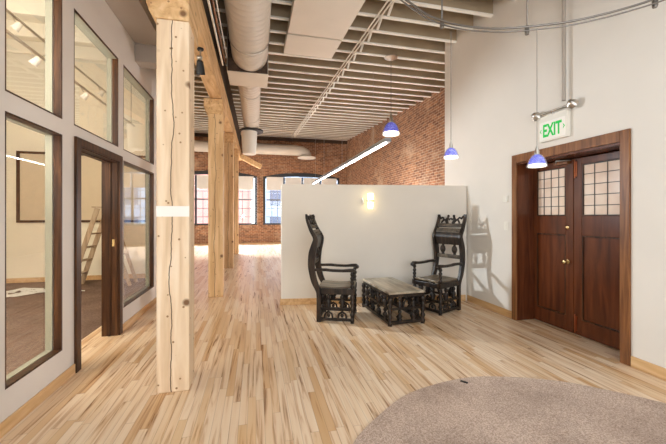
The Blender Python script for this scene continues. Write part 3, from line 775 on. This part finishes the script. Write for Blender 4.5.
    # stretchers and carved figures below the seat, all four sides
    def side(p, q, nfig):
        p, q = Vector(p), Vector(q); d_ = (q-p); ln = d_.length; ang = math.atan2(d_.y, d_.x)
        mt = Matrix.Translation((p.x, p.y, 0)) @ Matrix.Rotation(ang, 4, 'Z')
        MB().box(.028, ln-.028, -.016, .016, .172, .202).xf(mt).build('stretcher', E_, t, bevel=.005)
        MB().box(.028, ln-.028, -.018, .018, .022, .058).xf(mt).build('stretcher', E_, t, bevel=.005)
        for i in range(nfig):
            u = ln*(i+.72)/(nfig+.44)
            figure(.168, .037).xf(mt @ Matrix.Translation((u, 0, .204))).build('carved_figure', E_, t, True)
            b = MB()
            pts = [(u-.055,0,.06),(u-.045,0,.115),(u,0,.145),(u+.045,0,.115),(u+.055,0,.06)]
            b.tube(pts, [.012,.013,.016,.013,.012], 8); b.ball((u,0,.095), .024, (1,.7,1.2), 10)
            b.xf(mt).build('carved_arch', E_, t, True)
    side((-D, -Wd), (D, -Wd), 2); side((D, Wd), (-D, Wd), 2); side((D, -Wd), (D, Wd), 2); side((-D, Wd), (-D, -Wd), 2)
    return t
c1 = make_chair('carved_armchair', 'dark carved wooden armchair seen side on, facing the low table')
c1.location = (1.115, 4.50, 0); c1.rotation_euler = (0, 0, math.radians(-21))
dup(c1, (2.685, 4.555, 0), math.radians(203), 'dark carved wooden armchair facing outward, in the corner by the tall white wall')

t = thing('carved_table', 'low dark carved wooden table with dusty grey top between the armchairs', 'table', (1.90, 4.46, 0), math.radians(2.5))
hx, hy = .243, .475
MB().box(-hx-.015, hx+.015, -hy-.015, hy+.015, .405, .436).build('tabletop', M['tabletop'], t, bevel=.008)
b = MB(); b.box(-hx+.01, hx-.01, -hy-.012, -hy+.02, .365, .403).box(-hx+.01, hx-.01, hy-.02, hy+.012, .365, .403).box(-hx-.012, -hx+.02, -hy+.02, hy-.02, .365, .403).box(hx-.02, hx+.012, -hy+.02, hy-.02, .365, .403)
b.build('apron', E_, t, bevel=.004)
for sx_ in (-1, 1):
    for sy_ in (-1, 1):
        MB().lathe(turned(0, .364, .03, 5), 14, Matrix.Translation((sx_*(hx-.005), sy_*(hy-.005), 0))).build('leg', E_, t, True)
def tside(p, q, nfig):
    p, q = Vector(p), Vector(q); d_ = (q-p); ln = d_.length
    mt = Matrix.Translation((p.x, p.y, 0)) @ Matrix.Rotation(math.atan2(d_.y, d_.x), 4, 'Z')
    MB().box(.028, ln-.028, -.016, .016, .198, .228).xf(mt).build('stretcher', E_, t, bevel=.005)
    MB().box(.028, ln-.028, -.022, .022, .02, .058).xf(mt).build('stretcher', E_, t, bevel=.005)
    for i in range(nfig):
        u = ln*(i+.7)/(nfig+.4)
        figure(.135, .032).xf(mt @ Matrix.Translation((u, 0, .229))).build('carved_figure', E_, t, True)
        figure(.138, .034).xf(mt @ Matrix.Translation((u, 0, .059))).build('carved_figure', E_, t, True)
        if i < nfig-1:
            v = ln*(i+1.2)/(nfig+.4)
            MB().tube([(v-.05,0,.23),(v-.03,0,.30),(v,0,.335),(v+.03,0,.30),(v+.05,0,.23)], .011, 8).xf(mt).build('carved_arch', E_, t, True)
ex, ey = hx-.005, hy-.005
tside((-ex, -ey), (ex, -ey), 2); tside((ex, -ey), (ex, ey), 4); tside((ex, ey), (-ex, ey), 2); tside((-ex, ey), (-ex, -ey), 4)

# ------------------------------------------------------------------ the glazed room
t = thing('pin_board', 'large cream board in a dark frame on the glazed room wall', 'board', (-3.65, YE-.001, 1.28))
MB().box(-1.2, 1.2, -.02, -.001, .05, 1.46).build('panel', M['board'], t)
b = MB(); b.box(-1.26, -1.2, -.035, -.001, 0, 1.51).box(1.2, 1.26, -.035, -.001, 0, 1.51).box(-1.2, 1.2, -.035, -.001, 0, .05).box(-1.2, 1.2, -.035, -.001, 1.46, 1.51); b.build('frame', M['trim'], t)
# step ladder
t = thing('step_ladder', 'old wooden step ladder standing open on the brown carpet', 'ladder', (-3.0, 7.62, .009))
for s in (-1, 1):
    MB().strip([(-.52, 0), (-.05, 1.56)], [.042,.042], 'y', s*.22-.014, s*.22+.014).build('front_rail', M['ladder'], t)
    MB().strip([(.52, 0), (.05, 1.52)], [.032,.032], 'y', s*.19-.012, s*.19+.012).build('rear_leg', M['ladder'], t)
for k in range(5):
    z = .26+k*.265; x = -.52+.47*z/1.56
    MB().box(x-.05, x+.05, -.204, .204, z-.012, z+.012).build('step', M['ladder'], t)
MB().box(-.14, .10, -.25, .25, 1.575, 1.60).build('top_cap', M['ladder'], t)
MB().box(.33, .37, -.175, .175, .62, .66).build('cross_bar', M['ladder'], t)
# coil of white cable
pts = []
for i in range(150):
    a = i*.42; r = .22+.10*math.sin(i*.61)+.05*math.sin(i*1.7)
    pts.append((-4.25+r*1.5*math.cos(a), 7.15+r*math.sin(a), .018+.010*(i % 5)/2))
pts += [(-3.6+.12*k, 7.1+.05*math.sin(k), .024) for k in range(5)]
tag(MB().tube(pts, .008, 6).build('cable_coil', M['cable'], smooth=True), 'tangle of white cable lying on the brown carpet', 'cable')
# light tracks with spot heads in the glazed room
def track(x, y0, y1, zt, label, heads):
    t = thing('light_track', label, 'track light', (x, 0, 0))
    z = lambda y: zt
    MB().tube([(0, y0, z(y0)), (0, y1, z(y1))], .018, 8).build('track', M['metal'], t, True)
    for y in (y0+.2, y1-.2): MB().tube([(0, y, z(y)+.01), (0, y, H(y)-.005)], .008, 6).build('hanger', M['metal'], t)
    for y in heads:
        h = MB().lathe([(.02,.05),(.034,.035),(.042,-.045),(.05,-.06),(.04,-.06)], 16, Matrix.Translation((.06, y, z(y)-.13)) @ Matrix.Rotation(.7, 4, 'Y')).build('spot_head', M['plastic'], t, True)
        MB().tube([(0, y, z(y)-.015), (.03, y, z(y)-.08)], .008, 6).build('stem', M['metal'], h)
track(-2.55, 2.6, 7.9, 3.36, 'white track of spot heads hung low behind the glazed wall', (3.6, 4.53, 5.67, 6.8))
track(-2.95, 2.6, 7.9, 3.92, 'white track of spot heads hung higher, close under the cream joists', (4.9, 6.1, 7.2))

# ------------------------------------------------------------------ light
w = bpy.data.worlds.new('sky'); bpy.context.scene.world = w; w.use_nodes = True
bg = w.node_tree.nodes['Background']; bg.inputs[0].default_value = (.86,.93,1,1); bg.inputs[1].default_value = 2.6
def area(name, loc, rot, sx_, sy_, power, col=(1,.95,.88)):
    l = bpy.data.lights.new(name, 'AREA'); l.shape = 'RECTANGLE'; l.size = sx_; l.size_y = sy_; l.energy = power; l.color = col
    o = bpy.data.objects.new(name, l); C.objects.link(o); o.location = loc; o.rotation_euler = rot; return o
def point(name, loc, power, r, col=(1,.95,.88)):
    l = bpy.data.lights.new(name, 'POINT'); l.energy = power; l.shadow_soft_size = r; l.color = col
    o = bpy.data.objects.new(name, l); C.objects.link(o); o.location = loc; return o
WH = (.84,.93,1.0)
area('front_fill', (.8, YB+.25, 1.8), (PI/2, 0, 0), 4.2, 2.6, 88, WH)  # added fill from behind the camera; the back wall has no window
area('entry_upward_fill', (1.0, -.7, 2.2), (PI, 0, 0), 2.5, 2.5, 34, WH)  # unseen upward fill added to brighten the near joists
area('entry_overhead_fill', (.8, .3, 3.8), (0, 0, 0), 3.2, 2.4, 36, WH)  # unseen downward fill added over the entry, no fixture here
area('glazed_room_overhead_fill', (-3.8, 1.0, 3.6), (0, 0, 0), 2.4, 2.6, 90, (1,.98,.93))  # added overhead fill for the glazed room, apart from its tracks
area('glazed_room_upward_fill', (-3.8, 1.4, 1.4), (PI, 0, 0), 2.0, 2.0, 215, (1,.98,.93))  # added upward fill that brightens the glazed room ceiling
def spot(name, loc, target, power, r, ang, col=WH):
    l = bpy.data.lights.new(name, 'SPOT'); l.energy = power; l.shadow_soft_size = r; l.spot_size = math.radians(ang); l.spot_blend = .6; l.color = col
    o = bpy.data.objects.new(name, l); C.objects.link(o); o.location = loc
    o.rotation_euler = (Vector(target)-Vector(loc)).to_track_quat('-Z', 'Y').to_euler(); return o
spot('chair_shadow_spot', (-1.2, 5.6, 2.15), (3.2, 4.2, 1.0), 260, .06, 75)  # unseen spot added to throw the chair's shadow on the white wall
point('hall_fill_behind_partition', (3.3, 9.5, 1.2), 210, .15, (.92,.96,1))  # unseen point light added to brighten the brick and far joists
point('hall_fill_behind_far_post', (-.80, 13.3, 1.4), 160, .1, (1,.97,.93))  # added fill light for the far hall, hidden by the post
area('window_skylight', (.2, 20.5, 6.0), (math.radians(-50), 0, 0), 9, 3.5, 5000, (.92,.96,1))
# ------------------------------------------------------------------ camera
cd = bpy.data.cameras.new('camera'); co = bpy.data.objects.new('camera', cd); C.objects.link(co)
co.location = (0, 0, 1.42); co.rotation_euler = (PI/2, 0, -YAW)
cd.sensor_width = 36; cd.lens = 36*330/666; cd.shift_y = -6/666; cd.clip_start = .05; cd.clip_end = 200
sc = bpy.context.scene; sc.camera = co
vs = sc.view_settings; vs.view_transform = 'Standard'; vs.look = 'None'; vs.gamma = 1; vs.use_curve_mapping = False
vs.exposure = 0.74
sc.cycles.use_denoising = True
sc.cycles.max_bounces = 10; sc.cycles.diffuse_bounces = 6; sc.cycles.transparent_max_bounces = 16
sc.cycles.sample_clamp_indirect = 6
